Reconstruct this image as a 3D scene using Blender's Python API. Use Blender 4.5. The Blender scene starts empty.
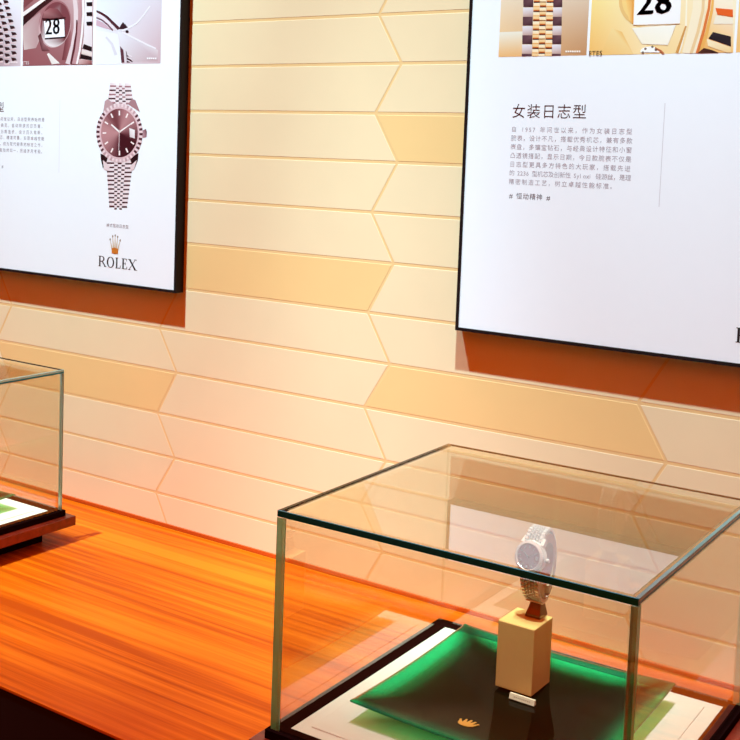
import bpy, math, random
from mathutils import Vector, Matrix
random.seed(7)
S = bpy.context.scene
COL = S.collection

# ------------------------------------------------------------------ units
U = 0.066            # one tile course in metres; sizes below are in courses unless noted
CTR = 0.90           # worktop height in metres
def W(x, y, z):      # courses (z above the worktop) -> metres
    return Vector((x*U, y*U, z*U + CTR))

CAM = (12.8467, -20.3482, 8.9643)
R = ((0.81054162, 0.58472704, 0.03341499), (0.07695913, -0.04977404, -0.99579106), (-0.58060276, 0.80970169, -0.08534401))
F, CX, CY = 1192.14, 311.92, 250.40
def on_wall(px, py, y):      # the point of the plane at depth y (courses) seen at a pixel of the photo -> (x, z)
    a, b = (px-CX)/F, (py-CY)/F
    d = [R[0][i]*a + R[1][i]*b + R[2][i] for i in range(3)]
    t = (y - CAM[1])/d[1]
    return CAM[0] + t*d[0], CAM[2] + t*d[2]

# ------------------------------------------------------------------ colours and materials
def lin(c):
    r = []
    for v in c:
        v = v/255.0
        r.append(v/12.92 if v <= 0.04045 else ((v+0.055)/1.055)**2.4)
    return r
def rgba(c): return (c[0], c[1], c[2], 1.0)

def new_mat(name):
    m = bpy.data.materials.new(name); m.use_nodes = True
    nt = m.node_tree; nt.nodes.clear()
    out = nt.nodes.new('ShaderNodeOutputMaterial')
    return m, nt, out
def principled(name, base, rough=0.5, metal=0.0, spec=0.5, coat=0.0, noise=0.0, nscale=60.0, bump=0.0, ior=1.5):
    m, nt, out = new_mat(name)
    p = nt.nodes.new('ShaderNodeBsdfPrincipled')
    p.inputs['Base Color'].default_value = rgba(base)
    p.inputs['Roughness'].default_value = rough
    p.inputs['Metallic'].default_value = metal
    p.inputs['Specular IOR Level'].default_value = spec
    p.inputs['Coat Weight'].default_value = coat
    p.inputs['IOR'].default_value = ior
    nt.links.new(p.outputs[0], out.inputs[0])
    tc = nt.nodes.new('ShaderNodeTexCoord')
    if noise > 0 or bump > 0:
        n = nt.nodes.new('ShaderNodeTexNoise'); n.inputs['Scale'].default_value = nscale; n.inputs['Detail'].default_value = 4
        nt.links.new(tc.outputs['Object'], n.inputs['Vector'])
        if noise > 0:
            mx = nt.nodes.new('ShaderNodeMix'); mx.data_type = 'RGBA'
            mx.inputs['A'].default_value = rgba([c*(1-noise) for c in base]); mx.inputs['B'].default_value = rgba([min(1, c*(1+noise)) for c in base])
            nt.links.new(n.outputs['Fac'], mx.inputs['Factor']); nt.links.new(mx.outputs['Result'], p.inputs['Base Color'])
        if bump > 0:
            b = nt.nodes.new('ShaderNodeBump'); b.inputs['Strength'].default_value = bump; b.inputs['Distance'].default_value = 0.0005
            nt.links.new(n.outputs['Fac'], b.inputs['Height']); nt.links.new(b.outputs[0], p.inputs['Normal'])
    return m

M = {}
M['tile_cream'] = principled('cream_tile', (.87, .66, .41), .55, noise=.05, nscale=9, spec=.25)
M['tile_tan'] = principled('tan_tile', (.88, .56, .24), .55, noise=.05, nscale=9, spec=.25)
M['grout'] = principled('tan_grout', (.84, .53, .24), .8, spec=.1)
M['black_frame'] = principled('black_frame', (.012, .006, .006), .5, spec=.15, noise=.2, nscale=80)
M['paper'] = principled('poster_paper', (.92, .92, .96), .45, spec=.3, noise=.01)
M['black_tray'] = principled('black_lacquer', (.010, .003, .003), .5, spec=0.0, noise=.2, nscale=60)
M['board'] = principled('white_board', (.86, .83, .80), .6, noise=.02, nscale=120, spec=.2)
M['leather'] = principled('cream_leather', (.95, .62, .24), .55, noise=.04, nscale=200, bump=.05, spec=.15)
M['cuff'] = principled('cream_cuff', (.80, .66, .46), .45, noise=.03, nscale=200)
M['steel'] = principled('polished_steel', (.95, .92, .93), .22, metal=.4)
M['brushed'] = principled('brushed_steel', (.93, .88, .87), .3, metal=.35)
M['bronze'] = principled('bronze_metal', (.24, .13, .06), .22, metal=1.0)
M['gold'] = principled('gold_emblem', (1.0, .55, .12), .28, metal=.6)
M['dial'] = principled('pink_dial', (.30, .15, .15), .35, coat=.3)
M['marker'] = principled('bright_marker', (.95, .92, .9), .15, metal=.8)
M['plate'] = principled('cream_plate', (.88, .80, .66), .4, noise=.02)
M['plate_ink'] = principled('plate_ink', (.45, .36, .26), .5)
M['cabinet'] = principled('dark_cabinet_wood', (.016, .004, .003), .5, noise=.3, nscale=12)
M['floor'] = principled('dark_floor', (.05, .03, .02), .5, noise=.15, nscale=6)

def wood(name, dark, mid, light, rough, spec, sx=1.3, coat=0.0):
    m, nt, out = new_mat(name)
    p = nt.nodes.new('ShaderNodeBsdfPrincipled'); nt.links.new(p.outputs[0], out.inputs[0])
    p.inputs['Roughness'].default_value = rough; p.inputs['Specular IOR Level'].default_value = spec; p.inputs['Coat Weight'].default_value = coat
    tc = nt.nodes.new('ShaderNodeTexCoord')
    mp = nt.nodes.new('ShaderNodeMapping'); mp.inputs['Scale'].default_value = (sx, 64, 64)
    n1 = nt.nodes.new('ShaderNodeTexNoise'); n1.inputs['Scale'].default_value = 1.6; n1.inputs['Detail'].default_value = 7; n1.inputs['Roughness'].default_value = .62; n1.inputs['Distortion'].default_value = .25
    mp2 = nt.nodes.new('ShaderNodeMapping'); mp2.inputs['Scale'].default_value = (.55, 9, 9)
    n2 = nt.nodes.new('ShaderNodeTexNoise'); n2.inputs['Scale'].default_value = 1.5; n2.inputs['Detail'].default_value = 3
    add = nt.nodes.new('ShaderNodeMath'); add.operation = 'MULTIPLY_ADD'; add.inputs[1].default_value = .6
    mul = nt.nodes.new('ShaderNodeMath'); mul.operation = 'MULTIPLY'; mul.inputs[1].default_value = .4
    rp = nt.nodes.new('ShaderNodeValToRGB')
    rp.color_ramp.elements[0].position = .40; rp.color_ramp.elements[0].color = rgba(dark)
    rp.color_ramp.elements[1].position = .60; rp.color_ramp.elements[1].color = rgba(light)
    e = rp.color_ramp.elements.new(.49); e.color = rgba(mid)
    L = nt.links.new
    L(tc.outputs['Object'], mp.inputs['Vector']); L(tc.outputs['Object'], mp2.inputs['Vector'])
    L(mp.outputs[0], n1.inputs['Vector']); L(mp2.outputs[0], n2.inputs['Vector'])
    L(n2.outputs['Fac'], mul.inputs[0]); L(n1.outputs['Fac'], add.inputs[0]); L(mul.outputs[0], add.inputs[2])
    L(add.outputs[0], rp.inputs['Fac']); L(rp.outputs['Color'], p.inputs['Base Color'])
    return m
M['worktop'] = wood('orange_wood', (.38, .044, .001), (.56, .086, .0015), (.70, .138, .005), .36, .05)
M['back_strip'] = wood('red_orange_wood', (.50, .07, .006), (.58, .09, .008), (.66, .12, .012), .5, .3)
M['mahogany'] = wood('mahogany', (.12, .008, .003), (.17, .012, .004), (.22, .017, .007), .3, .5)

def clear_glass(name, tint, ior=1.5, rough=0.0):
    m, nt, out = new_mat(name)
    tr = nt.nodes.new('ShaderNodeBsdfTransparent'); tr.inputs[0].default_value = rgba(tint)
    gl = nt.nodes.new('ShaderNodeBsdfGlossy'); gl.inputs['Roughness'].default_value = rough; gl.inputs[0].default_value = (1, 1, 1, 1)
    fr = nt.nodes.new('ShaderNodeFresnel'); fr.inputs[0].default_value = ior
    geo = nt.nodes.new('ShaderNodeNewGeometry')
    # the pane is modelled with real thickness; both of its faces reflect alike
    inv = nt.nodes.new('ShaderNodeMath'); inv.operation = 'SUBTRACT'; inv.inputs[0].default_value = 1.0
    mul = nt.nodes.new('ShaderNodeMath'); mul.operation = 'MULTIPLY'
    mx = nt.nodes.new('ShaderNodeMixShader')
    L = nt.links.new
    dbl = nt.nodes.new('ShaderNodeMath'); dbl.operation = 'MULTIPLY'; dbl.inputs[1].default_value = 2.0
    one = nt.nodes.new('ShaderNodeMath'); one.operation = 'ADD'; one.inputs[1].default_value = 1.0
    dv_ = nt.nodes.new('ShaderNodeMath'); dv_.operation = 'DIVIDE'
    L(fr.outputs[0], dbl.inputs[0]); L(fr.outputs[0], one.inputs[0]); L(dbl.outputs[0], dv_.inputs[0]); L(one.outputs[0], dv_.inputs[1])
    cap = nt.nodes.new('ShaderNodeMath'); cap.operation = 'MINIMUM'; cap.inputs[1].default_value = .34
    L(dv_.outputs[0], cap.inputs[0]); L(geo.outputs['Backfacing'], inv.inputs[1]); L(cap.outputs[0], mul.inputs[0]); L(inv.outputs[0], mul.inputs[1])
    L(mul.outputs[0], mx.inputs[0]); L(tr.outputs[0], mx.inputs[1]); L(gl.outputs[0], mx.inputs[2]); L(mx.outputs[0], out.inputs[0])
    return m
M['glass'] = clear_glass('clear_glass', (.962, .942, .875), 1.6)

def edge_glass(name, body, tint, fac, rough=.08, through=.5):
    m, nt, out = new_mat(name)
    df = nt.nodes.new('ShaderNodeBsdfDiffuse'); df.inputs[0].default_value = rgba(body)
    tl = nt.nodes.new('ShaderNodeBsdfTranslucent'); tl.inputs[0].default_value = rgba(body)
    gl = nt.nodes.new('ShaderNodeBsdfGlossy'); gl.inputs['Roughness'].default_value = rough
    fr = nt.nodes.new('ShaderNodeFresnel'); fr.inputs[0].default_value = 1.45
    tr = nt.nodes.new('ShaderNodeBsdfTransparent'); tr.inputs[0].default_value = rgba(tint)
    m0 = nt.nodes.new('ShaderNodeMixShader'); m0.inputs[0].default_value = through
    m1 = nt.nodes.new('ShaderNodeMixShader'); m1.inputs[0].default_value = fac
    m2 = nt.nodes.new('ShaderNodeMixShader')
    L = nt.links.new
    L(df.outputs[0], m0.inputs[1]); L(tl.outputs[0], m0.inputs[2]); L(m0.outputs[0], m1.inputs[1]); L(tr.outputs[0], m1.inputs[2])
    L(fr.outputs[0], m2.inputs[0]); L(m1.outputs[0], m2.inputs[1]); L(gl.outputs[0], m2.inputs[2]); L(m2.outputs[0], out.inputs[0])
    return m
M['edge_green'] = edge_glass('green_glass_edge', (.30, .92, .72), (.90, 1.0, .84), .36)  # the glass's own green, paled as if carrying light from behind
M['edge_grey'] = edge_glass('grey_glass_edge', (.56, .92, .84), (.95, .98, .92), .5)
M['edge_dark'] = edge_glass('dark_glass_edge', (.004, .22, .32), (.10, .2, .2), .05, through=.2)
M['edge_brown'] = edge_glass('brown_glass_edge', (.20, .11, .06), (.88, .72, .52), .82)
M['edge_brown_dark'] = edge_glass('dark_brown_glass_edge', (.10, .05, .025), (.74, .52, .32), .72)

def attr_mat(name, rough=.4):
    m, nt, out = new_mat(name)
    p = nt.nodes.new('ShaderNodeBsdfPrincipled'); p.inputs['Roughness'].default_value = rough; p.inputs['Specular IOR Level'].default_value = .3
    a = nt.nodes.new('ShaderNodeAttribute'); a.attribute_name = 'ink'
    nt.links.new(a.outputs['Color'], p.inputs['Base Color']); nt.links.new(p.outputs[0], out.inputs[0])
    return m
M['print'] = attr_mat('printed_ink', .45)

# translucent deep-green dish: absorption follows the modelled thickness of the glass
def dish_mat():
    m, nt, out = new_mat('deep_green_glass')
    a = nt.nodes.new('ShaderNodeAttribute'); a.attribute_name = 'thickness'
    rp = nt.nodes.new('ShaderNodeValToRGB')
    el = rp.color_ramp.elements
    el[0].position = .0; el[0].color = (.012, .86, .52, 1)
    el[1].position = 1.0; el[1].color = (.004, .005, .003, 1)
    e = el.new(.16); e.color = (.006, .66, .36, 1)
    e = el.new(.34); e.color = (.006, .34, .16, 1)
    e = el.new(.55); e.color = (.005, .05, .022, 1)
    # light crossing the glass at a slant travels further through it
    g0 = nt.nodes.new('ShaderNodeNewGeometry')
    dt = nt.nodes.new('ShaderNodeVectorMath'); dt.operation = 'DOT_PRODUCT'
    ab = nt.nodes.new('ShaderNodeMath'); ab.operation = 'ABSOLUTE'
    mxm = nt.nodes.new('ShaderNodeMath'); mxm.operation = 'MAXIMUM'; mxm.inputs[1].default_value = .12
    sc_ = nt.nodes.new('ShaderNodeMath'); sc_.operation = 'MULTIPLY'; sc_.inputs[1].default_value = .40
    path = nt.nodes.new('ShaderNodeMath'); path.operation = 'DIVIDE'; path.use_clamp = True
    nt.links.new(g0.outputs['Normal'], dt.inputs[0]); nt.links.new(g0.outputs['Incoming'], dt.inputs[1]); nt.links.new(dt.outputs['Value'], ab.inputs[0])
    nt.links.new(ab.outputs[0], mxm.inputs[0]); nt.links.new(a.outputs['Fac'], sc_.inputs[0]); nt.links.new(sc_.outputs[0], path.inputs[0]); nt.links.new(mxm.outputs[0], path.inputs[1])
    tr = nt.nodes.new('ShaderNodeBsdfTransparent'); df = nt.nodes.new('ShaderNodeBsdfDiffuse')
    gl = nt.nodes.new('ShaderNodeBsdfGlossy'); gl.inputs['Roughness'].default_value = .04
    fr = nt.nodes.new('ShaderNodeFresnel'); fr.inputs[0].default_value = 1.2
    m1 = nt.nodes.new('ShaderNodeMixShader'); m1.inputs[0].default_value = .16
    m2 = nt.nodes.new('ShaderNodeMixShader')
    geo = nt.nodes.new('ShaderNodeNewGeometry')
    inv = nt.nodes.new('ShaderNodeMath'); inv.operation = 'SUBTRACT'; inv.inputs[0].default_value = 1.0
    mul = nt.nodes.new('ShaderNodeMath'); mul.operation = 'MULTIPLY'
    L = nt.links.new
    L(path.outputs[0], rp.inputs['Fac']); L(rp.outputs['Color'], tr.inputs[0]); L(rp.outputs['Color'], df.inputs[0])
    L(tr.outputs[0], m1.inputs[1]); L(df.outputs[0], m1.inputs[2])
    L(geo.outputs['Backfacing'], inv.inputs[1]); L(fr.outputs[0], mul.inputs[0]); L(inv.outputs[0], mul.inputs[1])
    L(mul.outputs[0], m2.inputs[0]); L(m1.outputs[0], m2.inputs[1]); L(gl.outputs[0], m2.inputs[2]); L(m2.outputs[0], out.inputs[0])
    return m
M['dish'] = dish_mat()

# ------------------------------------------------------------------ objects
def tag(o, label=None, cat=None, group=None, kind=None):
    if label: o['label'] = label
    if cat: o['category'] = cat
    if group: o['group'] = group
    if kind: o['kind'] = kind
    return o
def empty(name, loc, rz=0.0):
    o = bpy.data.objects.new(name, None); COL.objects.link(o)
    o.location = loc; o.rotation_euler = (0, 0, rz); o.empty_display_size = .05
    return o
def copy_tree(o, parent=None):
    c = o.copy(); COL.objects.link(c); c.parent = parent
    for ch in [x for x in S.objects if x.parent == o]:
        copy_tree(ch, c)
    return c

class MB:
    def __init__(s): s.v = []; s.f = []; s.m = []; s.c = []
    def quad(s, pts, mi=0, cols=None):
        n = len(s.v); s.v += [tuple(p) for p in pts]; s.f.append(tuple(range(n, n+len(pts)))); s.m.append(mi); s.c.append(cols)
    def box(s, x0, x1, y0, y1, z0, z1, mi=0):
        n = len(s.v)
        s.v += [(x0,y0,z0),(x1,y0,z0),(x1,y1,z0),(x0,y1,z0),(x0,y0,z1),(x1,y0,z1),(x1,y1,z1),(x0,y1,z1)]
        for f in ((0,3,2,1),(4,5,6,7),(0,1,5,4),(1,2,6,5),(2,3,7,6),(3,0,4,7)):
            s.f.append(tuple(n+i for i in f)); s.m.append(mi); s.c.append(None)
    def hexa(s, P, mis=(0,)*6):     # eight corners, bottom four then top four
        n = len(s.v); s.v += [tuple(p) for p in P]
        for f, mi in zip(((0,3,2,1),(4,5,6,7),(0,1,5,4),(1,2,6,5),(2,3,7,6),(3,0,4,7)), mis):
            s.f.append(tuple(n+i for i in f)); s.m.append(mi); s.c.append(None)
    def ring(s, rows, mi=0, closed_u=True, caps=False):     # rows: list of loops of points
        n = len(s.v); k = len(rows[0])
        for r in rows: s.v += [tuple(p) for p in r]
        for i in range(len(rows)-1):
            for j in range(k if closed_u else k-1):
                a = n+i*k+j; b = n+i*k+(j+1) % k
                s.f.append((a, b, b+k, a+k)); s.m.append(mi); s.c.append(None)
        if caps:
            s.f.append(tuple(n+j for j in reversed(range(k)))); s.m.append(mi); s.c.append(None)
            s.f.append(tuple(n+(len(rows)-1)*k+j for j in range(k))); s.m.append(mi); s.c.append(None)
    def build(s, name, mats, parent=None, xf=None, bevel=0.0, smooth=False, offset=None):
        me = bpy.data.meshes.new(name)
        vs = [Vector(v) for v in s.v]
        if xf: vs = [Vector(xf(*v)) for v in vs]
        if offset is not None: vs = [v - offset for v in vs]
        me.from_pydata(vs, [], s.f)
        for m in (mats if isinstance(mats, (list, tuple)) else [mats]): me.materials.append(m)
        for p, mi in zip(me.polygons, s.m): p.material_index = mi; p.use_smooth = smooth
        if any(c is not None for c in s.c):
            at = me.color_attributes.new('ink', 'FLOAT_COLOR', 'CORNER')
            for p, c in zip(me.polygons, s.c):
                for q, li in enumerate(p.loop_indices):
                    col = c[q] if (c is not None and isinstance(c[0], (list, tuple))) else (c or (.5, .5, .5))
                    at.data[li].color = (col[0], col[1], col[2], 1)
        me.update()
        o = bpy.data.objects.new(name, me); COL.objects.link(o)
        if parent: o.parent = parent
        if bevel > 0:
            b = o.modifiers.new('bevel', 'BEVEL'); b.width = bevel; b.segments = 2; b.limit_method = 'ANGLE'
        return o
SC = lambda x, y, z: (x*U, y*U, z*U)

# ------------------------------------------------------------------ the setting
mb = MB(); mb.box(-160, 170, -220, 3, -13.9, -CTR/U)
tag(mb.build('floor', M['floor'], xf=W), kind='structure')

# back wall: long tiles with chevron ends, laid in straight courses
DZ = {0:-.023, 1:.004, 2:.012, 3:.039, 4:.015, 5:.015, 6:-.037, 7:-.031, 8:-.005, 9:-.033, 10:-.019, 11:.062}
TW, TA = 5.758, .27
def row_z(k): return -k + DZ.get(k, 0) + 11.694
def col_x(c, k): return c*TW + (TA if (k+c) % 2 else -TA)
TAN = {(2, 0), (5, -1), (8, -2), (7, 0), (1, -3), (4, 2), (10, 3), (6, -4), (3, -3), (-1, 1), (-3, -1), (9, -5), (12, 0), (14, -2)}
mb = MB(); mb.box(-7*TW, 8*TW, 0.003, 2.2, -CTR/U, 26, 2)
g = .031; ch = .004
for k in range(-15, 25):
    z1, z0 = row_z(k) - g, row_z(k+1) + g
    if z0 < -CTR/U: continue
    for c in range(-7, 8):
        xa1, xb1 = col_x(c, k) + g, col_x(c+1, k) - g
        xa0, xb0 = col_x(c, k+1) + g, col_x(c+1, k+1) - g
        mi = 1 if (k, c) in TAN else 0
        o4 = [(xa0, .003, z0), (xb0, .003, z0), (xb1, .003, z1), (xa1, .003, z1)]
        i4 = [(xa0+ch, 0, z0+ch), (xb0-ch, 0, z0+ch), (xb1-ch, 0, z1-ch), (xa1+ch, 0, z1-ch)]
        mb.quad(i4, mi)
        for j in range(4):
            mb.quad([o4[j], o4[(j+1) % 4], i4[(j+1) % 4], i4[j]], mi)
tag(mb.build('wall_back', [M['tile_cream'], M['tile_tan'], M['grout']], xf=W), kind='structure')

# ------------------------------------------------------------------ counter
FY = -7.84
ctr = empty('display_counter', W(0, -4, -CTR/U))
tag(ctr, 'long orange wood counter with a dark front against the tiled wall', 'counter')
off = ctr.location.copy()
mb = MB(); mb.box(-32, 34, FY, -.06, -.05, 0)
mb.build('worktop', M['worktop'], ctr, W, bevel=.0006, offset=off)
mb = MB(); mb.box(-32, 34, -.055, -.006, .001, .085)
tag(mb.build('trim_1', M['back_strip'], None, W), kind='structure')
mb = MB(); mb.box(-32, 34, FY+.02, -.1, -CTR/U, -.051)
tag(mb.build('cabinet_body', M['cabinet'], ctr, W, offset=off), 'dark brown cabinet front')

# ------------------------------------------------------------------ display cases
HB = .719; GT = 3.899            # glass foot and glass top above the worktop
HX, HY = 2.59, 2.53              # half sizes of the glass cover
T = .125                         # glass thickness
YAW = .021
main_c = W(5.5755, -4.708, 0)

def make_base():
    r = empty('display_stand', main_c, YAW)
    e = .06
    mb = MB(); mb.box(-HX+.3, HX-.3, -HY+.3, HY-.3, 0, .37); mb.build('plinth', M['black_tray'], r, SC)
    mb = MB(); mb.box(-HX-.22, HX+.22, -HY-.22, HY+.22, .37, .585); tag(mb.build('slab', M['mahogany'], r, SC, bevel=.0008), 'reddish mahogany slab')
    mb = MB(); mb.box(-HX-e, HX+e, -HY-e, HY+e, .585, HB-.036)
    for a in ((-HX-e, HX+e, -HY-e, -HY+T+.07), (-HX-e, HX+e, HY-T-.07, HY+e), (-HX-e, -HX+T+.07, -HY+T+.07, HY-T-.07), (HX-T-.07, HX+e, -HY+T+.07, HY-T-.07)): mb.box(*a, HB-.036, HB)
    tag(mb.build('tray', M['black_tray'], r, SC, bevel=.0006), 'black lacquered tray')
    mb = MB(); mb.box(-HX+T+.075, HX-T-.075, -HY+T+.075, HY-T-.075, HB-.035, HB-.020); mb.build('backing_board', M['board'], r, SC)
    mb = MB(); mb.box(-HX+.42, HX-.42, -HY+.42, HY-.42, HB-.0198, HB); mb.build('raised_pad', M['board'], r, SC, bevel=.0006)
    return r
ZB = HB + .001                   # top of the pad

def make_cover():
    r = empty('glass_cover', main_c + Vector((0, 0, (HB+.001)*U)), YAW)
    H = GT - HB
    X, Y, t, e = HX, HY, .10, .0015
    def part(name, mat, *a, mis=None, label=None):
        mb = MB(); x0, x1, y0, y1, z0, z1 = a
        mb.hexa([(x0,y0,z0),(x1,y0,z0),(x1,y1,z0),(x0,y1,z0),(x0,y0,z1),(x1,y0,z1),(x1,y1,z1),(x0,y1,z1)], mis or (0,)*6)
        return tag(mb.build(name, mat, r, SC), label)
    part('top_panel', M['glass'], -X+t, X-t, -Y+t, Y-t, H-t, H)
    part('front_panel', M['glass'], -X+t, X-t, -Y, -Y+t, 0, H-t)
    part('back_panel', M['glass'], -X+t, X-t, Y-t, Y, 0, H-t)
    part('side_panel', M['glass'], -X, -X+t, -Y+t, Y-t, 0, H-t)
    part('side_panel', M['glass'], X-t, X, -Y+t, Y-t, 0, H-t)
    # edge strips where panes meet, reflected and refracted tones painted as colour; far ones thin
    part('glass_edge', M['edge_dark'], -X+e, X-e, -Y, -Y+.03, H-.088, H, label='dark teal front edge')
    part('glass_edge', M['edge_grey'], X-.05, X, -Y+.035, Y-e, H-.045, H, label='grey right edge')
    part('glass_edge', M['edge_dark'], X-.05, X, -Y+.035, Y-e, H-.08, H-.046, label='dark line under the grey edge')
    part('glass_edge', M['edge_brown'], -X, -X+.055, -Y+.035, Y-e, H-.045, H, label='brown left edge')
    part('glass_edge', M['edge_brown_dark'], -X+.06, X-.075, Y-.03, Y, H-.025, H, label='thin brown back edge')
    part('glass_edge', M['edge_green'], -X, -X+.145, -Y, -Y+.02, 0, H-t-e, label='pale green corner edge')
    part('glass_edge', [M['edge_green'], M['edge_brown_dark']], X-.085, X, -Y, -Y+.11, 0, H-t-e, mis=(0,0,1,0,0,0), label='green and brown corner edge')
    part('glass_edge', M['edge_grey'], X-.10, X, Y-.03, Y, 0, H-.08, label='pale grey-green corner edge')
    part('glass_edge', M['glass'], -X, -X+.03, Y-.03, Y, 0, H-t)
    return r

def crown_shape(n=5, fat=0.0):           # outline pieces of a five-pointed crown in a unit box, x -.5...5, y 0..1
    pcs = []
    base = [((.30+.04*fat)*math.cos(a), .16+.06*fat+(.16+.06*fat)*math.sin(a)) for a in [i*2*math.pi/20 for i in range(20)]]
    pcs.append(base)
    for i in range(n):
        q = (i-(n-1)/2)/((n-1)/2)
        tx, ty = .46*q, .92-.22*q*q
        bx = .24*q
        pcs.append([(bx-.075-.06*fat, .18), (bx+.075+.06*fat, .18), (tx+.018+.02*fat, ty), (tx-.018-.02*fat, ty)])
        pcs.append([(tx+.06*math.cos(a), ty+.06*math.sin(a)) for a in [j*2*math.pi/10 for j in range(10)]])
    return pcs

DH, DDEP = .345, .215            # rim height and depth of the dish
DS = 1.79
def dish_top(u, v):
    m = max(abs(u), abs(v)); n = min(abs(u), abs(v))
    sag = .05*(1-n*n)*m**4
    mm = (abs(u)**7 + abs(v)**7)**(1/7)
    return DH - DDEP*(1-min(1, mm)**2) - sag
def dish_bot(u, v):
    m = max(abs(u), abs(v))
    if m >= .999: return dish_top(u, v) - .022
    zb = max(0.0, (m-.42)/.58)
    return min(dish_top(u, v)-.022, (DH-.03)*zb**1.25)
def make_dish():
    r = empty('green_dish', W(5.57, -4.62, ZB), YAW)
    N = 48
    mb = MB()
    ids = {}
    def P(i): return -1 + 2*i/N
    th = []
    for side in (0, 1):
        for j in range(N+1):
            for i in range(N+1):
                u, v = P(i), P(j)
                ids[(side, i, j)] = len(mb.v)
                mb.v.append((u*DS, v*DS, dish_top(u, v) if side == 0 else dish_bot(u, v)))
                th.append(max(0, dish_top(u, v)-dish_bot(u, v)))
    for j in range(N):
        for i in range(N):
            a, b, c, d = (i, j), (i+1, j), (i+1, j+1), (i, j+1)
            mb.f.append(tuple(ids[(0,)+q] for q in (a, b, c, d))); mb.f.append(tuple(ids[(1,)+q] for q in (d, c, b, a)))
    for i in range(N):
        mb.f.append((ids[(0,i+1,0)], ids[(0,i,0)], ids[(1,i,0)], ids[(1,i+1,0)]))
        mb.f.append((ids[(0,i,N)], ids[(0,i+1,N)], ids[(1,i+1,N)], ids[(1,i,N)]))
        mb.f.append((ids[(0,0,i)], ids[(0,0,i+1)], ids[(1,0,i+1)], ids[(1,0,i)]))
        mb.f.append((ids[(0,N,i+1)], ids[(0,N,i)], ids[(1,N,i)], ids[(1,N,i+1)]))
    mb.m = [0]*len(mb.f); mb.c = [None]*len(mb.f)
    o = mb.build('dish_body', M['dish'], r, SC, smooth=True)
    at = o.data.attributes.new('thickness', 'FLOAT', 'POINT')
    mx = max(th)
    for q, t in enumerate(th): at.data[q].value = min(1, t/(mx*.85))
    # gold crown emblem printed thick on the front wing
    mb = MB(); w = .30
    for pc in crown_shape(fat=1.0):
        lo, hi = [], []
        for x, y in pc:
            X, Y = -.25 + x*w, -1.23 + y*w*.95
            z = dish_top(X/DS, Y/DS)
            lo.append((X, Y, z+.001)); hi.append((X, Y, z+.008))
        n = len(mb.v); k = len(pc)
        mb.ring([lo, hi]); mb.quad(hi)
    tag(mb.build('crown_emblem', M['gold'], r, SC), 'small gold five-pointed crown emblem')
    return r

base = make_base(); cover = make_cover(); dish = make_dish()
tag(base, 'mahogany base with black tray under the glass box that holds the watch', 'display stand', 'display case bases')
tag(cover, 'clear glass box cover standing over the watch on its pedestal', 'glass cover', 'glass box covers')
tag(dish, 'dark green glass dish with gold crown under the cream pedestal', 'dish', 'green glass dishes')
left_c = W(-6.7235-HX, -2.3136-HY, 0)
lb = copy_tree(base); lb.location = left_c; lb.rotation_euler.z = 0
lb['label'] = 'mahogany base with black tray and white board at the left photo edge'
lc = copy_tree(cover); lc.location = left_c + Vector((0, 0, HB*U)); lc.rotation_euler.z = 0
lc['label'] = 'clear glass box cover cut off by the left photo edge'
ld = copy_tree(dish); ld.location = left_c + Vector((0, .09*U, ZB*U)); ld.rotation_euler.z = 0
ld['label'] = 'green glass dish whose corner shows inside the left glass case'

# ------------------------------------------------------------------ pedestal, name plate
PX, PY = 5.375, -4.02
PZ = ZB + DH - DDEP*(1-.50**2) + .002
PT = 1.945
mb = MB(); mb.box(-.30, .30, -.33, .33, 0, PT-PZ)
o = mb.build('pedestal', M['leather'], xf=SC, bevel=.0011); o.location = W(PX, PY, PZ); o.rotation_euler.z = .0
tag(o, 'small cream leather block pedestal standing on the green dish under the watch', 'pedestal')
npz = ZB + DH - DDEP*(1-.13) + .004
np_ = empty('name_plate', W(5.60, -4.49, npz-.012), -.01)
tag(np_, 'tiny cream name plate in front of the cream block pedestal', 'name plate')
mb = MB(); mb.hexa([(-.205,-.03,0),(.205,-.03,0),(.205,.04,0),(-.205,.04,0),(-.205,-.005,.078),(.205,-.005,.078),(.205,.03,.078),(-.205,.03,.078)])
mb.build('plate_body', M['plate'], np_, SC)
mb = MB()
for q in range(9):
    x = -.13 + q*.031
    mb.quad([(x,-.0205,.034),(x+.019,-.0205,.034),(x+.019,-.0165,.046),(x,-.0165,.046)])
mb.build('printed_line', M['plate_ink'], np_, SC)

# ------------------------------------------------------------------ watch and its stand
WX, WYc, WZc = 5.45, -3.80, 2.76
LA, LB = .34, .55                # half depth and half height of the bracelet loop
def loop(phi, k=1.0, x=0.0, out=0.0):     # phi 0 = front, 90 deg = top
    c, s = math.cos(phi), math.sin(phi)
    n = Vector((0, -c/LA, s/LB)).normalized()
    return Vector((x, -LA*c*k, LB*s*k)) + n*out, n
watch = empty('wristwatch', W(WX, WYc, WZc-LB), 0)
tag(watch, 'steel wristwatch with pink dial standing upright on the cream pedestal', 'watch')
WSC = lambda x, y, z: (x*U, y*U, (z+LB)*U)
PHI0 = math.radians(20)
dc, dn = loop(PHI0, 1.0, 0, .02)
dn = Vector((-.10, -math.cos(math.radians(16)), math.sin(math.radians(16)))).normalized()
du = Vector((1, 0, 0)); du = (du - dn*du.dot(dn)).normalized(); dv = dn.cross(du)   # right, up on the dial
if dv.z < 0: dv = -dv
def dpt(r, a, h): return dc + du*(r*math.sin(a)) + dv*(r*math.cos(a)) + dn*h
def disc(mb, prof, n=64, flute=None):
    rows = []
    for q, (r, h) in enumerate(prof):
        rows.append([dpt(r*(1+(flute[q] if flute else 0)*(1 if i % 2 else -1)), -2*math.pi*i/n, h) for i in range(n)])
    mb.ring(rows); return rows
RB = .245
mb = MB(); rows = disc(mb, [(.15,-.10),(.235,-.09),(.25,-.06),(.25,.0),(.24,.02),(.0,.02)])
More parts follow.
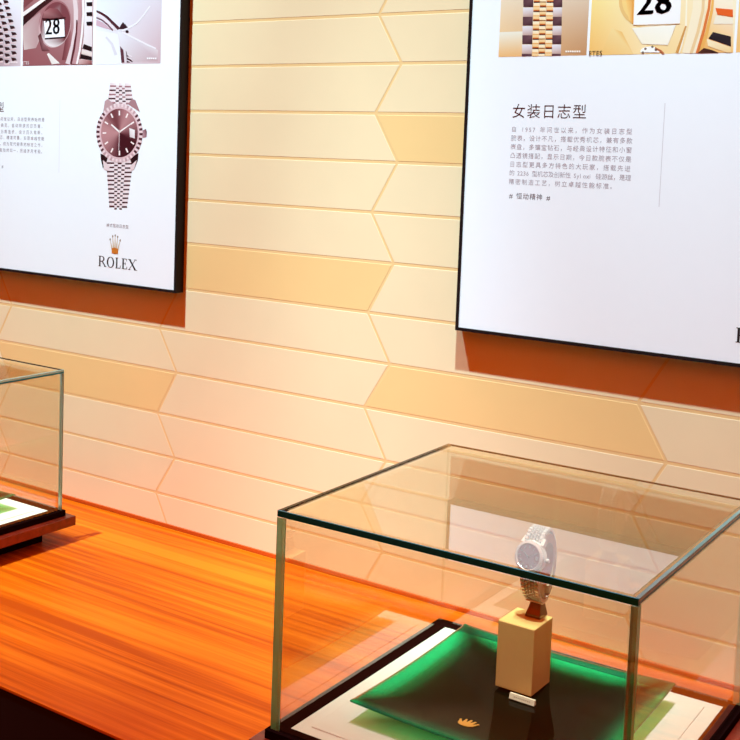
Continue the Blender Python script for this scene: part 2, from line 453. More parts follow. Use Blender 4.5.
for sx in (-1, 1):
    for sy in (-1, 1):          # lugs
        p = dc + du*(sx*.165) + dv*(sy*.20); q = dc + du*(sx*.150) + dv*(sy*.30) - dn*.07
        w_ = du*.028
        mb.hexa([p-w_-dn*.07, p+w_-dn*.07, q+w_-dn*.05, q-w_-dn*.05, p-w_+dn*.01, p+w_+dn*.01, q+w_+dn*.0, q-w_+dn*.0] if sy*1 > 0 else
                [q-w_-dn*.05, q+w_-dn*.05, p+w_-dn*.07, p-w_-dn*.07, q-w_, q+w_, p+w_+dn*.01, p-w_+dn*.01])
mb.build('watch_case', M['brushed'], watch, WSC, smooth=False)
mb = MB(); disc(mb, [(.243,.018),(.238,.045),(.200,.062),(.186,.052)], 96, (.012,.012,.008,0)); mb.build('bezel', M['steel'], watch, WSC)
mb = MB(); disc(mb, [(.19,.048),(.0,.050)], 48); dl = mb.build('dial', M['dial'], watch, WSC)
mb = MB()
for i in range(12):
    a = i*math.pi/6
    r0, r1, w_ = (.125, .172, .011) if i != 3 else (.115, .165, .03)
    P = []
    for h in (.051, .058):
        for r, s in ((r0,-1),(r0,1),(r1,1),(r1,-1)):
            P.append(dpt(r, a, h) + (du*math.cos(a) - dv*math.sin(a))*(s*w_))
    mb.hexa(P)
mb.build('hour_markers', M['marker'], dl, WSC)
mb = MB()
for a, ln, w_ in ((math.radians(305), .10, .010), (math.radians(60), .15, .008)):
    P = []
    for h in (.060, .064):
        for r, s in ((-.02,-1),(-.02,1),(ln,.5),(ln,-.5)):
            P.append(dpt(r, a, h) + (du*math.cos(a) - dv*math.sin(a))*(s*w_))
    mb.hexa(P)
mb.build('hands', M['marker'], dl, WSC)
mb = MB()
rows = []
cr = dc + du*.25 - dn*.03
for q, rr in ((0,.02),(.012,.034),(.05,.034),(.058,.025)):
    rows.append([cr + du*q + dv*(rr*math.cos(2*math.pi*i/20)) + dn*(rr*math.sin(2*math.pi*i/20)) for i in range(20)])
mb.ring(rows, caps=True); mb.build('winding_crown', M['steel'], watch, WSC)
# five-row bracelet of small rounded links around the loop
mb = MB(); NL = 46
for i in range(NL):
    ph = 2*math.pi*(i+.5)/NL
    d = (ph - PHI0 + math.pi) % (2*math.pi) - math.pi
    if abs(d) < math.radians(24): continue
    width = .165 - .030*min(1, abs(d)/math.pi*1.4)
    cuts = [-1, -.46, -.16, .16, .46, 1]
    for j in range(5):
        x0, x1 = cuts[j]*width, cuts[j+1]*width
        shift = .5 if j in (1, 3) else 0
        dp = 2*math.pi/NL
        a0, a1 = ph - dp*.5 + shift*dp, ph + dp*.5 + shift*dp
        g_ = .006
        rows = []
        for a, o_ in ((a0+.01, 0), (a0+.01, .030), (a0+dp*.28, .052), (a1-dp*.28, .052), (a1-.01, .030), (a1-.01, 0)):
            p0, n0 = loop(a, 1.0, 0, o_ - .02)
            rows.append((p0, n0))
        L_, R_ = [], []
        for q, (p0, n0) in enumerate(rows):
            inset = g_ + (.010 if q in (2, 3) else 0)
            L_.append(p0 + Vector((x0+inset, 0, 0))); R_.append(p0 + Vector((x1-inset, 0, 0)))
        mb.ring([L_, R_], caps=True)
mb.build('bracelet', M['steel'], watch, WSC)
mb = MB()
for x0 in (-1,):
    rows = []
    for q in range(7):
        a = math.radians(250 + q*7)
        p0, n0 = loop(a, 1.0, 0, .036)
        p1, n1 = loop(a, 1.0, 0, .056)
        rows.append([p0+Vector((-.125,0,0)), p0+Vector((.125,0,0)), p1+Vector((.115,0,0)), p1+Vector((-.115,0,0))])
    mb.ring(rows, caps=True)
mb.build('clasp', M['brushed'], watch, WSC)

stand = empty('watch_stand', W(WX, WYc, PT), 0)
tag(stand, 'cream cuff stand with bronze foot holding the wristwatch on the pedestal', 'watch stand')
zs = WZc - PT
STX = lambda x, y, z: (x*U, y*U, (z+zs)*U)
mb = MB(); rows = []
for q in range(41):
    a = math.radians(-75 + q*8.2)
    p0, n0 = loop(a, .64); p1, n1 = loop(a, .90)
    w_ = .142
    rows.append([p0+Vector((-w_,0,0)), p0+Vector((w_,0,0)), p1+Vector((w_,0,0)), p1+Vector((-w_,0,0))])
mb.ring(rows, caps=True); mb.build('cuff', M['cuff'], stand, STX, bevel=.0005)
mb = MB(); rows = []
zb_ = -zs
for q, (hw, y0, y1) in enumerate(((.125, -.15, .13), (.12, -.15, .125), (.10, -.10, .11), (.085, -.06, .09), (.085, -.07, .09))):
    z = zb_ + (0, .045, .13, .22, zs-LB+.01)[q]
    rows.append([(-hw, y0, z), (hw, y0, z), (hw, y1, z), (-hw, y1, z)])
mb.ring(rows, caps=True); tag(mb.build('foot', M['bronze'], stand, STX, bevel=.0006), 'polished bronze foot')

# ------------------------------------------------------------------ posters
PD = .26                          # depth of the frame from the wall
PYP = -PD + .018                  # print face
PW_, PB, PTOP = 7.746, 5.575, 16.3

# letters with serifs in a box one unit high
def arc(cx, cy, rx, ry, a0, a1, n=14): return [(cx+rx*math.cos(math.radians(a0+(a1-a0)*i/n)), cy+ry*math.sin(math.radians(a0+(a1-a0)*i/n))) for i in range(n+1)]
def band(outer, inner): return [[outer[i], outer[i+1], inner[i+1], inner[i]] for i in range(len(outer)-1)]
def rect(x0, y0, x1, y1): return [(x0, y0), (x1, y0), (x1, y1), (x0, y1)]
def serif_word():
    P = []
    def stem(x, w=.17): P.extend([rect(x, 0, x+w, 1), rect(x-.08, 0, x+w+.08, .05), rect(x-.08, .95, x+w+.08, 1)])
    stem(.10); P.extend(band(arc(.42, .74, .36, .26, 90, -90), arc(.42, .74, .20, .20, 90, -90))); P.append(rect(.2, .95, .44, 1)); P.append(rect(.2, .46, .44, .53))
    P.append([(.42, .49), (.60, .49), (.98, .03), (.80, .03)]); P.append(rect(.76, 0, 1.03, .05))
    P.extend(band(arc(1.55, .5, .47, .52, 0, 360, 28), arc(1.55, .5, .29, .46, 0, 360, 28)))
    stem(2.25); P.append(rect(2.3, 0, 2.80, .06)); P.append([(2.70, 0), (2.80, 0), (2.84, .28), (2.79, .28)])
    stem(3.05); P.append(rect(3.1, 0, 3.60, .06)); P.append([(3.5, 0), (3.6, 0), (3.65, .26), (3.60, .26)]); P.append(rect(3.1, .94, 3.58, 1)); P.append([(3.48, 1), (3.58, 1), (3.60, .76), (3.55, .76)])
    P.append(rect(3.15, .48, 3.42, .54)); P.append(rect(3.40, .38, 3.45, .64))
    P.append([(3.80, 1), (4.02, 1), (4.78, 0), (4.56, 0)]); P.append([(3.84, 0), (3.91, 0), (4.68, 1), (4.61, 1)])
    P.extend([rect(3.72, .95, 4.10, 1), rect(4.48, .95, 4.80, 1), rect(3.74, 0, 4.04, .05), rect(4.46, 0, 4.88, .05)])
    return P

_glyphs = {}
def glyph(ch):
    if ch in _glyphs: return _glyphs[ch]
    cu = bpy.data.curves.new('glyph', 'FONT'); cu.body = ch; cu.size = 1.0; cu.resolution_u = 2
    ob = bpy.data.objects.new('glyph', cu); COL.objects.link(ob)
    dg = bpy.context.evaluated_depsgraph_get(); dg.update()
    me = bpy.data.meshes.new_from_object(ob.evaluated_get(dg))
    vs = [(v.co.x, v.co.y) for v in me.vertices]; fs = [tuple(p.vertices) for p in me.polygons]
    bpy.data.objects.remove(ob); bpy.data.curves.remove(cu); bpy.data.meshes.remove(me)
    _glyphs[ch] = (vs, fs); return _glyphs[ch]

class Print(MB):
    clip = None
    lim = None                  # flat ink shapes in the plane of a print; lay = stacking order of the inks
    def put(s, pts, cols, lay):
        if isinstance(cols[0], (int, float)): cols = [cols]*len(pts)
        if s.clip:
            x0, x1, z0 = s.clip
            P = [tuple(p)+tuple(c) for p, c in zip(pts, cols)]
            for ax, lim, sg in ((0, x0, 1), (0, x1, -1), (1, z0, 1)):
                Q = []
                for i in range(len(P)):
                    a, b = P[i-1], P[i]; da, db = sg*(a[ax]-lim), sg*(b[ax]-lim)
                    if (da < 0) != (db < 0):
                        k = da/(da-db); Q.append(tuple(a[q]+(b[q]-a[q])*k for q in range(5)))
                    if db >= 0: Q.append(b)
                P = Q
                if not P: return
            if len(P) < 3: return
            pts = [p[:2] for p in P]; cols = [p[2:] for p in P]
        n = len(s.v); s.v += [(x, PYP - .0007*(lay+1), z) for x, z in pts]
        a = sum(pts[i][0]*pts[(i+1) % len(pts)][1] - pts[(i+1) % len(pts)][0]*pts[i][1] for i in range(len(pts)))
        idx = list(range(n, n+len(pts)))
        if isinstance(cols[0], (int, float)): cols = [cols]*len(pts)
        cols = [lin(c) for c in cols]
        if a < 0: idx.reverse(); cols = cols[::-1]
        s.f.append(tuple(idx)); s.m.append(0); s.c.append([tuple(c) for c in cols])
    def px(s, pts, cols, lay=1): s.put([on_wall(x, y, PYP) for x, y in pts], cols, lay)
    def text(s, body, x, z, size, col, lay=1, pitch=None, sx=1.0):
        for i, ch in enumerate(body):
            if ch == ' ': x += (pitch or size)*.5; continue
            vs, fs = glyph(ch)
            wide = ord(ch) > 0x2000
            n = len(s.v); s.v += [(x+vx*size*sx, PYP-.0007*(lay+1), z+vy*size) for vx, vy in vs]
            for f in fs:
                s.f.append(tuple(n+q for q in f)); s.m.append(0); s.c.append([tuple(lin(col))]*len(f))
            if pitch: x += pitch if wide else pitch*.55
            else: x += (max(v[0] for v in vs)+.06)*size*sx
    def grad(s, x0, y0, x1, y1, cs, lay=0, nx=6, ny=6):      # a rectangle in photo pixels with four corner colours (tl, tr, br, bl)
        def C(a, b): return [cs[0][k]*(1-a)*(1-b)+cs[1][k]*a*(1-b)+cs[2][k]*a*b+cs[3][k]*(1-a)*b for k in range(3)]
        for i in range(nx):
            for j in range(ny):
                q = [(i/nx, j/ny), ((i+1)/nx, j/ny), ((i+1)/nx, (j+1)/ny), (i/nx, (j+1)/ny)]
                s.put([(x0+(x1-x0)*a, y0+(y1-y0)*b) for a, b in q], [C(a, b) for a, b in q], lay)
    def stroke(s, pts, w0, w1, cols, lay=1):                  # a band along photo pixels, tapering from w0 to w1
        n = len(pts)
        Lf, Rt = [], []
        for i in range(n):
            a = pts[max(0, i-1)]; b = pts[min(n-1, i+1)]
            dx, dy = b[0]-a[0], b[1]-a[1]; d = math.hypot(dx, dy) or 1
            w = (w0+(w1-w0)*i/(n-1))/2
            Lf.append((pts[i][0]-dy/d*w, pts[i][1]+dx/d*w)); Rt.append((pts[i][0]+dy/d*w, pts[i][1]-dx/d*w))
        for i in range(n-1): s.px([Lf[i], Lf[i+1], Rt[i+1], Rt[i]], cols, lay)
    def done(s, name, parent, off): return s.build(name, M['print'], parent, W, offset=off)
def ell(cx, cy, rx, ry, a0=0, a1=360, n=36, tilt=0):
    t = math.radians(tilt); r = []
    for i in range(n+1 if a1-a0 < 360 else n):
        a = math.radians(a0+(a1-a0)*i/n); x, y = rx*math.cos(a), ry*math.sin(a)
        r.append((cx+x*math.cos(t)-y*math.sin(t), cy+x*math.sin(t)+y*math.cos(t)))
    return r

def poster(x0, label):
    r = empty('framed_poster', W(x0+PW_/2, 0, PB))
    tag(r, label, 'poster', 'framed posters')
    off = r.location.copy()
    x1, z0, z1, b = x0+PW_, PB, PTOP, .062
    mb = MB()
    for a in ((x0, x1, z0, z0+b), (x0, x1, z1-b, z1), (x0, x0+b, z0+b, z1-b), (x1-b, x1, z0+b, z1-b)):
        mb.box(a[0], a[1], -PD, -.004, a[2], a[3])
    mb.build('frame', M['black_frame'], r, W, offset=off)
    mb = MB(); mb.box(x0+b, x1-b, PYP, -.03, z0+b, z1-b)
    pr = mb.build('print_sheet', M['paper'], r, W, offset=off)
    return r, pr, off
XR = 1.889; XL = XR - 14.965
STRIP = 10.765                    # foot of the photo strip on both posters

# --- right poster: gold two-tone pictures and a text block
pr_r, sheet_r, off_r = poster(XR, 'black framed white poster with gold watch photos and Chinese text, on the right')
A = Print(); A.clip = (2.536, 4.265, STRIP)
A.grad(2.536, 12.6, 4.265, STRIP, [(238,236,232),(240,236,228),(196,140,96),(240,190,130)], 0)
A.grad(2.536, 11.22, 2.536+.62, STRIP, [(240,234,220),(240,232,214),(236,178,116),(238,182,118)], 1)
BX = [523, 533, 539.5, 546, 553, 562]
for k in range(-7, 6):            # bracelet links, steel sides and gold centre, drawn row by row
    y = 44.5 + (k-3)*9.25*1.0
    for j in range(5):
        xa, xb = BX[j], BX[j+1]
        sl = -.03*(y-20); xa += sl*.9; xb += sl*.9
        dy = 4.6 if j in (1, 2, 3) and j != 2 else 0
        yy = y + dy
        if j in (0, 4):
            if k % 2: cols = [(92,56,66),(112,78,84),(60,26,34),(84,50,58)]
            else: cols = [(236,232,238),(228,220,226),(190,150,140),(206,172,160)]
            h0, h1 = 9.25, 0
            if k % 2 == 0: A.px([(xa,y-9.2),(xb,y-9.2),(xb,y),(xa,y)], cols, 2)
            else: A.px([(xa,y-9.2),(xb,y-9.2),(xb,y-.4),(xa,y-.4)], cols, 2)
        else:
            c0, c1 = ((255,238,206),(238,170,96))
            A.px([(xa+.2,yy-9.2),(xb-.2,yy-9.2),(xb-.2,yy-2.2),(xa+.2,yy-2.2)], [c0,c0,(246,196,128),(246,196,128)], 3)
            A.px([(xa+.2,yy-2.2),(xb-.2,yy-2.2),(xb-.2,yy-.9),(xa+.2,yy-.9)], (196,92,36), 3)
            A.px([(xa+.2,yy-1.0),(xb-.2,yy-1.0),(xb-.2,yy),(xa+.2,yy)], (62,28,22), 4)
            A.px([(xa+.2,yy-6.0),(xb-.2,yy-6.0),(xb-.2,yy-5.0),(xa+.2,yy-5.0)], (150,96,40) if j == 2 else (236,170,96), 4)
for q in range(7): A.px([(565.5+q*2.2,50.6),(567.2+q*2.2,50.6),(567.2+q*2.2,52.4),(565.5+q*2.2,52.4)], (250,238,224), 5)
A.done('bracelet_photo', sheet_r, off_r)

A = Print(); A.clip = (4.312, 6.826, STRIP)
A.grad(4.312, 12.6, 6.826, STRIP, [(250,224,160),(250,240,224),(252,226,180),(246,198,120)], 0, 8, 8)
A.grad(4.312, 11.9, 5.35, STRIP, [(250,226,150),(250,234,196),(252,222,170),(244,186,104)], 1, 6, 6)
A.px([(612,28),(622,32),(634,55),(600,56)], [(246,214,150),(240,186,104),(246,206,140),(244,190,110)], 2)
A.px(ell(650, 2, 31, 27), [(236,190,120) if 90 < i*10 < 270 else (250,232,200) for i in range(36)], 3)
A.px(ell(651, 1, 29, 25), [(246,206,130) if 100 < i*10 < 250 else (250,238,216) for i in range(36)], 4)
A.px([(625,-8),(634,-10),(633.5,24.5),(629,20)], [(248,196,110),(228,140,44),(232,146,50),(248,206,130)], 5)
A.px([(635.5,-18),(682,-20),(680,23.6),(633.5,25)], [(248,244,246),(250,246,248),(246,240,240),(250,246,244)], 6)   # date window
A.stroke([(633.5,25),(656,25),(680,23.6)], .5, .5, (226,188,140), 7)
A.px([(632,28),(676,25),(668,45),(642,44)], [(250,240,224),(250,244,234),(252,240,220),(250,238,214)], 5)
A.stroke([(686,26),(682,38),(677,53)], 1.6, 3.0, (214,150,80), 5)
A.stroke([(687,-10),(686,26),(681,46),(678,54)], 1.2, 3, (252,238,214), 4)
A.stroke([(700,-12),(699,10),(694,34),(689,54)], 12, 14, (250,230,198), 3)
A.stroke([(704,-12),(703,10),(698,32),(691,54)], 3, 3, (238,200,150), 5)
A.stroke([(711,-12),(709,8),(704,30),(697,54)], 2.4, 3, (226,120,60), 5)
A.stroke([(714,-12),(712,10),(707,32),(700,54)], 2, 4, (240,176,90), 5)
A.px([(715,-10),(733,-8),(733,54),(700,54),(708,34)], [(252,240,220),(252,240,220),(246,190,120),(240,170,90),(246,200,130)], 2)
A.px([(715.5,8),(733,9.5),(733,17),(717.5,14.5)], (232,96,36), 6)
A.px([(716,15.5),(733,18),(733,24),(713.5,24)], (244,230,208), 5)
A.px([(713,32),(731,36.5),(731,46.5),(708.5,38.5)], [(50,40,48),(40,30,36),(40,30,36),(30,24,30)], 6)
A.px([(707,39),(731,47),(731,54),(708,46)], [(250,232,196),(246,214,160),(244,200,140),(250,226,180)], 6)
A.px([(704,48),(712,50),(722,54),(696,54.5)], [(70,34,24),(40,24,24),(50,30,26),(90,46,30)], 6)
A.px(ell(650, 51.5, 9.5, 5, 170, 372, 20), [(252,248,244)]*21, 7)
for x, y in ((643,52.5),(645.5,48.8),(652.5,46.8),(656,50)): A.px(ell(x, y, 1.3, 1.2, n=10), (130,110,96), 8)
A.stroke([(655,48),(661,51),(664,54)], 2, 2, (190,110,70), 8)
gx, gz = on_wall(637, 14.6, PYP)
for q in (-.012, 0, .012, .024): A.text('28', gx+q-.01, gz+q*.4, .58, (26,14,20), 9, pitch=None, sx=1.02)
gx, gz = on_wall(588.6, 55.4, PYP)
A.text('ETES', gx, gz-.005, .118, (60,30,20), 9)
A.done('date_window_photo', sheet_r, off_r)
A = Print(); A.grad(6.867, 12.6, 9.2, STRIP, [(244,222,180),(250,240,224),(246,206,150),(244,190,120)], 0); A.done('case_side_photo', sheet_r, off_r)

A = Print(); INK = (74, 30, 30)
for i, ch in enumerate('女装日志型'): A.text(ch, 2.868+i*.297, 9.668, .275, INK)
A.done('title_text', sheet_r, off_r)
A = Print(); GREY = (170, 156, 164)
lines = ['自 1957 年问世以来，作为女装日志型', '腕表，设计不凡，搭载优秀机芯，兼有多款', '表盘，多镶宝钻石，与经典设计特征和小窗', '凸透镜搭配，显示日期，今日款腕表不仅是',
         '日志型更具多方特色的大玩家，搭载先进', '的 2236 型机芯及创新性 Syloxi 硅游丝，是理', '精密制造工艺，树立卓越性能标准。']
for q, (t, y) in enumerate(zip(lines, (129.0, 137.7, 146.4, 155.1, 163.8, 172.5, 181.2))):
    gx, gz = on_wall(511.3-q*.42, y, PYP)
    full = sum(.5 if c == ' ' else (1 if ord(c) > 0x2000 else .55) for c in t)
    A.text(t, gx, gz-.045, .112, GREY, 1, pitch=(2.34/full if q < 6 else .131))
A.done('paragraph_text', sheet_r, off_r)
A = Print(); gx, gz = on_wall(509, 198, PYP)
A.text('# 恒动精神 #', gx, gz, .125, (96, 84, 92), 1, pitch=.135)
A.done('hashtag_text', sheet_r, off_r)
A = Print(); A.put(rect(5.725, 8.16, 5.738, 9.93), (214, 206, 212), 0); A.done('divider_line', sheet_r, off_r)

def logo(dx, sheet, off):
    A = Print()
    for pc in serif_word(): A.put([(-7.845+dx+x*.2625, 5.985+.012*0+y*.25) for x, y in pc], (36, 24, 24), 2)
    A.done('logo_word', sheet, off)
    A = Print()
    for i, pc in enumerate(crown_shape()):
        gold = (206, 120, 44) if i == 0 else ((150, 124, 104) if i % 2 == 0 else (206, 176, 146))
        A.put([(-7.30+dx+x*.36, 6.315+y*.48*(1 if i else 1.0)) for x, y in pc], gold, 1 + (i == 0))
    A.put(rect(-7.30-.105+dx, 6.325, -7.30+.105+dx, 6.45), (206, 116, 40), 4)
    A.done('crown_logo', sheet, off)
logo(15.0, sheet_r, off_r)

# --- left poster: brown monochrome pictures, a printed watch, text
pr_l, sheet_l, off_l = poster(XL, 'black framed white poster with brown watch pictures and a printed watch, on the left')
logo(0, sheet_l, off_l)
A = Print(); A.clip = (-13.0, -10.72, STRIP)
A.grad(-13.0, 12.6, -10.72, STRIP, [(232,228,234),(238,232,240),(214,190,196),(120,80,84)], 0)
for k in range(10):               # oblique view of a linked bracelet
    y = 2 + k*6.4
    for j in range(4):
        x = 14.5 - j*6.6 - max(0, 5-k)*1.6
        yy = y + (2.2 if j % 2 else 0)
        if x > 17.6: continue
        A.px([(x-3.4,yy-2.2),(x+1.2,yy-1.6),(x+2.4,yy+.8),(x-2.2,yy+1.6)], [(60,20,26),(44,14,20),(84,44,48),(40,12,18)], 2)
        A.px([(x-3.8,yy+1.0),(x+2,yy+1.0),(x+1.4,yy+3.0),(x-3.6,yy+3.2)], [(226,196,198),(240,220,222),(222,184,184),(206,170,172)], 1)
for q in range(5): A.px([(8.5+q*1.9,61.6),(10+q*1.9,61.6),(10+q*1.9,63.2),(8.5+q*1.9,63.2)], (236,220,222), 4)
A.done('bracelet_photo', sheet_l, off_l)

A = Print(); A.clip = (-10.645, -8.163, STRIP)
A.grad(-10.645, 12.6, -8.163, STRIP, [(150,90,92),(226,196,198),(150,92,96),(150,84,88)], 0, 8, 8)
A.px([(22,26),(40,12),(44,30),(36,48),(24,50)], [(196,160,160),(180,136,138),(206,178,176),(190,150,150),(212,190,186)], 1)
A.px([(22,0),(36,-14),(50,-14),(22,10)], [(130,70,72),(120,60,62),(110,50,54),(128,66,70)], 1)
A.px([(22,13),(42,-1),(47,-1),(22,17.5)], (240,224,220), 3)
A.px([(22,17.5),(46,-1),(58,-4),(40,10),(22,27)], [(44,14,16),(40,12,14),(70,30,32),(60,22,26),(44,16,20)], 2)
A.px(ell(55, 24, 16, 24, tilt=8), [(206,166,168) if i < 18 else (160,100,104) for i in range(36)], 3)
A.px(ell(55.5, 24.5, 14.8, 22.6, tilt=8), [(230,214,214) if 4 < i < 15 else (122,60,66) for i in range(36)], 4)
A.px([(44,12),(50,8),(58,9),(66,20),(43,20)], [(170,110,112),(150,84,88),(130,64,70),(70,24,30),(120,60,64)], 5)
A.px([(42,18),(50,18.5),(66,17),(65,19.5),(43,21)], (66,20,26), 6)
A.px([(38,36),(41,33),(44,44),(50,51),(42,51)], [(90,40,44),(80,34,38),(150,100,104),(120,66,70),(96,44,48)], 4)
A.px([(43.5,20.6),(64.5,18.6),(65.6,38),(45.2,39.6)], (38,12,18), 6)
A.px([(44,21),(64.2,19.2),(65,36.6),(45.2,38)], [(246,238,242),(248,240,244),(246,238,242),(248,242,246)], 7)
gx, gz = on_wall(45.6, 34.6, PYP)
for q in (-.008, .004, .016): A.text('28', gx+q-.02, gz, .56, (46,24,32), 8, sx=.92)
A.px([(47,54),(49,53),(60,63.4),(52,64.5)], [(246,236,230),(236,222,218),(240,226,220),(230,214,208)], 5)
A.px([(66,36),(70,30),(76,40),(70,60),(62,60)], [(120,56,62),(150,90,94),(196,150,152),(160,96,100),(110,46,52)], 2)
A.stroke([(74,-8),(76,10),(76,28),(73,46),(68,64)], 4, 5, (226,200,202), 3)
A.stroke([(77,20),(77,32),(75,46),(72,64)], 1.4, 4, (92,34,42), 4)
A.stroke([(80,-8),(80,14),(79,34),(77,50),(74,64)], 3, 4, (190,140,144), 5)
A.stroke([(83,-8),(83.5,14),(82,34),(80,50),(77,64)], 2, 2, (244,230,230), 6)
A.px([(85,-8),(92.3,-8),(92.3,64),(80,64),(84,36)], [(240,232,236),(240,232,236),(224,200,202),(226,196,196),(234,220,222)], 3)
for y in (4, 14, 23.5): A.px([(86.5,y-1.6),(92.4,y-2),(92.4,y+2),(87,y+2)], (22,12,18), 7)
A.px([(84,44),(92,47),(92,51.5),(82.5,48.5)], (28,12,16), 7); A.px([(82,50),(92,52.5),(92,56.5),(81.5,53.5)], (232,210,204), 7)
A.px([(81,54),(92,57),(92,60.5),(80,58.5)], (30,12,16), 7); A.px([(79.5,59),(92,61),(92,64.4),(78.6,64.6)], [(220,180,178),(160,90,90),(120,50,54),(200,160,158)], 7)
gx, gz = on_wall(22.6, 64.2, PYP)
A.text('ETES', gx, gz-.01, .115, (240,220,220), 9)
A.done('date_window_photo', sheet_l, off_l)

A = Print(); A.clip = (-8.062, -5.97, STRIP)
A.grad(-8.062, 12.6, -5.97, STRIP, [(226,226,236),(222,212,222),(206,170,176),(240,236,242)], 0, 8, 8)
A.px([(95,30),(118,34),(122,64),(95,65)], [(240,236,244),(236,230,238),(240,234,242),(242,238,246)], 1)
A.px([(118,32),(128,34),(158,50),(158,61),(126,62)], [(232,226,234),(226,218,226),(222,204,208),(196,160,166),(214,196,200)], 1)
A.stroke([(95,10.5),(101,13),(107,17),(113,23),(119,29)], 1.8, 3.2, (74,30,42), 3)
A.stroke([(95,14),(103,18),(110,24),(116,30)], 3, 2.4, (232,216,222), 2)
A.stroke([(95,17),(102,20),(108,25),(113,30.5)], 1.4, 1.4, (118,74,88), 3)
A.px([(95,19),(102,22),(112,30),(104,28),(95,25)], (206,168,182), 2)
A.px([(119,29),(121,25),(123,22),(126,25),(128,27.5),(124,29)], (50,22,32), 4)
A.px(ell(127.2, 31.6, 1.6, 1.5, n=10), (40,18,26), 4)
A.stroke([(122,31),(130,27),(137,23),(143,16),(150,6)], 2, 1.2, (238,230,238), 3)
A.stroke([(122,32),(136,39),(148,45),(156,48.5)], 1.6, 1.4, (240,230,236), 3)
A.px([(120,46),(123.5,50),(124.5,62.5),(121.5,62.8)], (92,46,58), 3); A.px([(126,50),(128,56),(133,62),(127,62.6)], (60,24,36), 3)
for q in range(3): A.stroke([(127,54+q*3),(132,56.6+q*3)], .8, .8, (236,220,226), 4)
A.stroke([(106,37),(112,44),(116,55)], 2, 3, (220,210,220), 2)
for q in range(5): A.px([(147+q*2,57.6),(148.6+q*2,57.6),(148.6+q*2,59.2),(147+q*2,59.2)], (246,238,240), 4)
A.done('case_side_photo', sheet_l, off_l)

# printed watch
A = Print(); cx, cy = 119.5, 131
def blink(y0, y1, xa, xb, k0=0):
    n = max(1, round((y1-y0)/4.2)); h = (y1-y0)/n
    for k in range(n):
        y = y0 + k*h
        cuts = [0, .29, .43, .57, .71, 1]
        for j in range(5):
            f0, f1 = cuts[j], cuts[j+1]
            xl = xa[0]+(xa[1]-xa[0])*(k/n); xr = xb[0]+(xb[1]-xb[0])*(k/n)
            u0, u1 = xl+(xr-xl)*f0, xl+(xr-xl)*f1
            dy = h/2 if j in (1, 3) else 0
            sl = (u0-119)*.04
            dark = (54,18,26) if (k+k0) % 2 or y0 > 150 else (150,104,110)
            A.px([(u0,y+dy+sl),(u1,y+dy+sl),(u1,y+dy+h*.64+sl),(u0,y+dy+h*.64+sl)], [(238,216,218),(246,232,234),(240,222,224),(232,208,210)], 2)
            A.px([(u0,y+dy+h*.64+sl),(u1,y+dy+h*.64+sl),(u1,y+dy+h+sl),(u0,y+dy+h+sl)], [dark,(dark[0]+36,dark[1]+24,dark[2]+26),dark,dark], 3 if j in (0, 2, 4) else 1)
blink(83, 104, (110, 107.5), (131, 134))
blink(160, 207.5, (106.5, 109.5), (133, 126.5), 1)
A.px([(105,101),(108,99),(114,104),(103,113)], (190,150,154), 4); A.px([(132,99),(135.5,100),(140,112),(128,104)], (170,124,130), 4)
A.px([(100.5,153.5),(108,157),(107,161),(103,168.5),(101,160)], (40,12,18), 4); A.px([(138.5,153),(130,158),(131,162),(134.5,168.5),(138,160)], (40,12,18), 4)
A.px([(103,160),(110,166),(109,171),(104,169.5)], (232,206,208), 5); A.px([(137,160),(130,166),(131,171),(134,169.5)], (232,206,208), 5)
A.px([(141,131),(146,129),(147,132),(146.5,137),(141,138)], [(200,160,166),(120,70,80),(90,44,54),(150,100,108),(190,150,156)], 4)
ex, ey = 119.6, 133
n = 72
for i in range(n):                # fluted bezel
    a0, a1 = 2*math.pi*i/n, 2*math.pi*(i+1)/n
    side = abs(math.cos(a0))
    d = 1 if i % 2 else 0
    c = (236,208,210) if d else ((84,36,46) if side > .72 else (196,156,160) if side > .3 else (216,184,188))
    P = []
    for rx, ry, a in ((23.2,29.5,a0),(23.2,29.5,a1),(19.2,25.2,a1),(19.2,25.2,a0)): P.append((ex+rx*math.cos(a), ey+ry*math.sin(a)))
    A.px(P, c, 6)
A.px(ell(ex, ey, 20, 26.2, n=48), (222,184,188), 7)
m = 48
for i in range(m):                # sunburst dial
    a0, a1 = 360*i/m, 360*(i+1)/m; am = (a0+a1)/2
    t = .5+.5*math.cos(math.radians(am-55)); t = t**3*1.2
    t2 = max(0, math.cos(math.radians(am-248)))**6*.8
    def mixc(a, b, k): k = max(0, min(1, k)); return tuple(a[q]+(b[q]-a[q])*k for q in range(3))
    c = mixc(mixc((190,134,136), (66,18,26), t), (96,40,46), t2)
    A.px([(ex, ey)] + ell(ex, ey, 18.4, 24.4, a0, a1, 1), c, 8)
for i in range(12):
    a = 2*math.pi*i/12 - math.pi/2
    if i == 3: continue
    px_, py_ = math.cos(a), math.sin(a)
    A.stroke([(ex+13.2*px_, ey+17.6*py_), (ex+16.8*px_, ey+22.4*py_)], 1.5, 1.5, (250,232,230), 9)
A.px([(129.5,128),(135,130),(135,138.5),(130,137)], [(236,226,226),(246,240,240),(232,220,220),(216,196,196)], 9)
A.stroke([(ex,ey-1),(111.5,124.5)], 1.7, 1.4, (252,240,238), 10); A.stroke([(ex,ey-1),(133,122.5)], 1.5, 1.0, (250,236,234), 10)
A.stroke([(ex,ey-3),(ex-.6,ey+17)], .7, .5, (232,204,206), 10)
A.done('printed_watch', sheet_l, off_l)
A = Print()
gx, gz = on_wall(106.5, 225.2, PYP); A.text('蚝式恒动日志型', gx, gz-.03, .095, (128,104,112), 1, pitch=.105)
A.done('caption_text', sheet_l, off_l)
A = Print()
for i, ch in enumerate('日志型'): A.text(ch, 2.868-15.0-.06+i*.297, 9.64, .275, INK)
A.done('title_text', sheet_l, off_l)
A = Print()
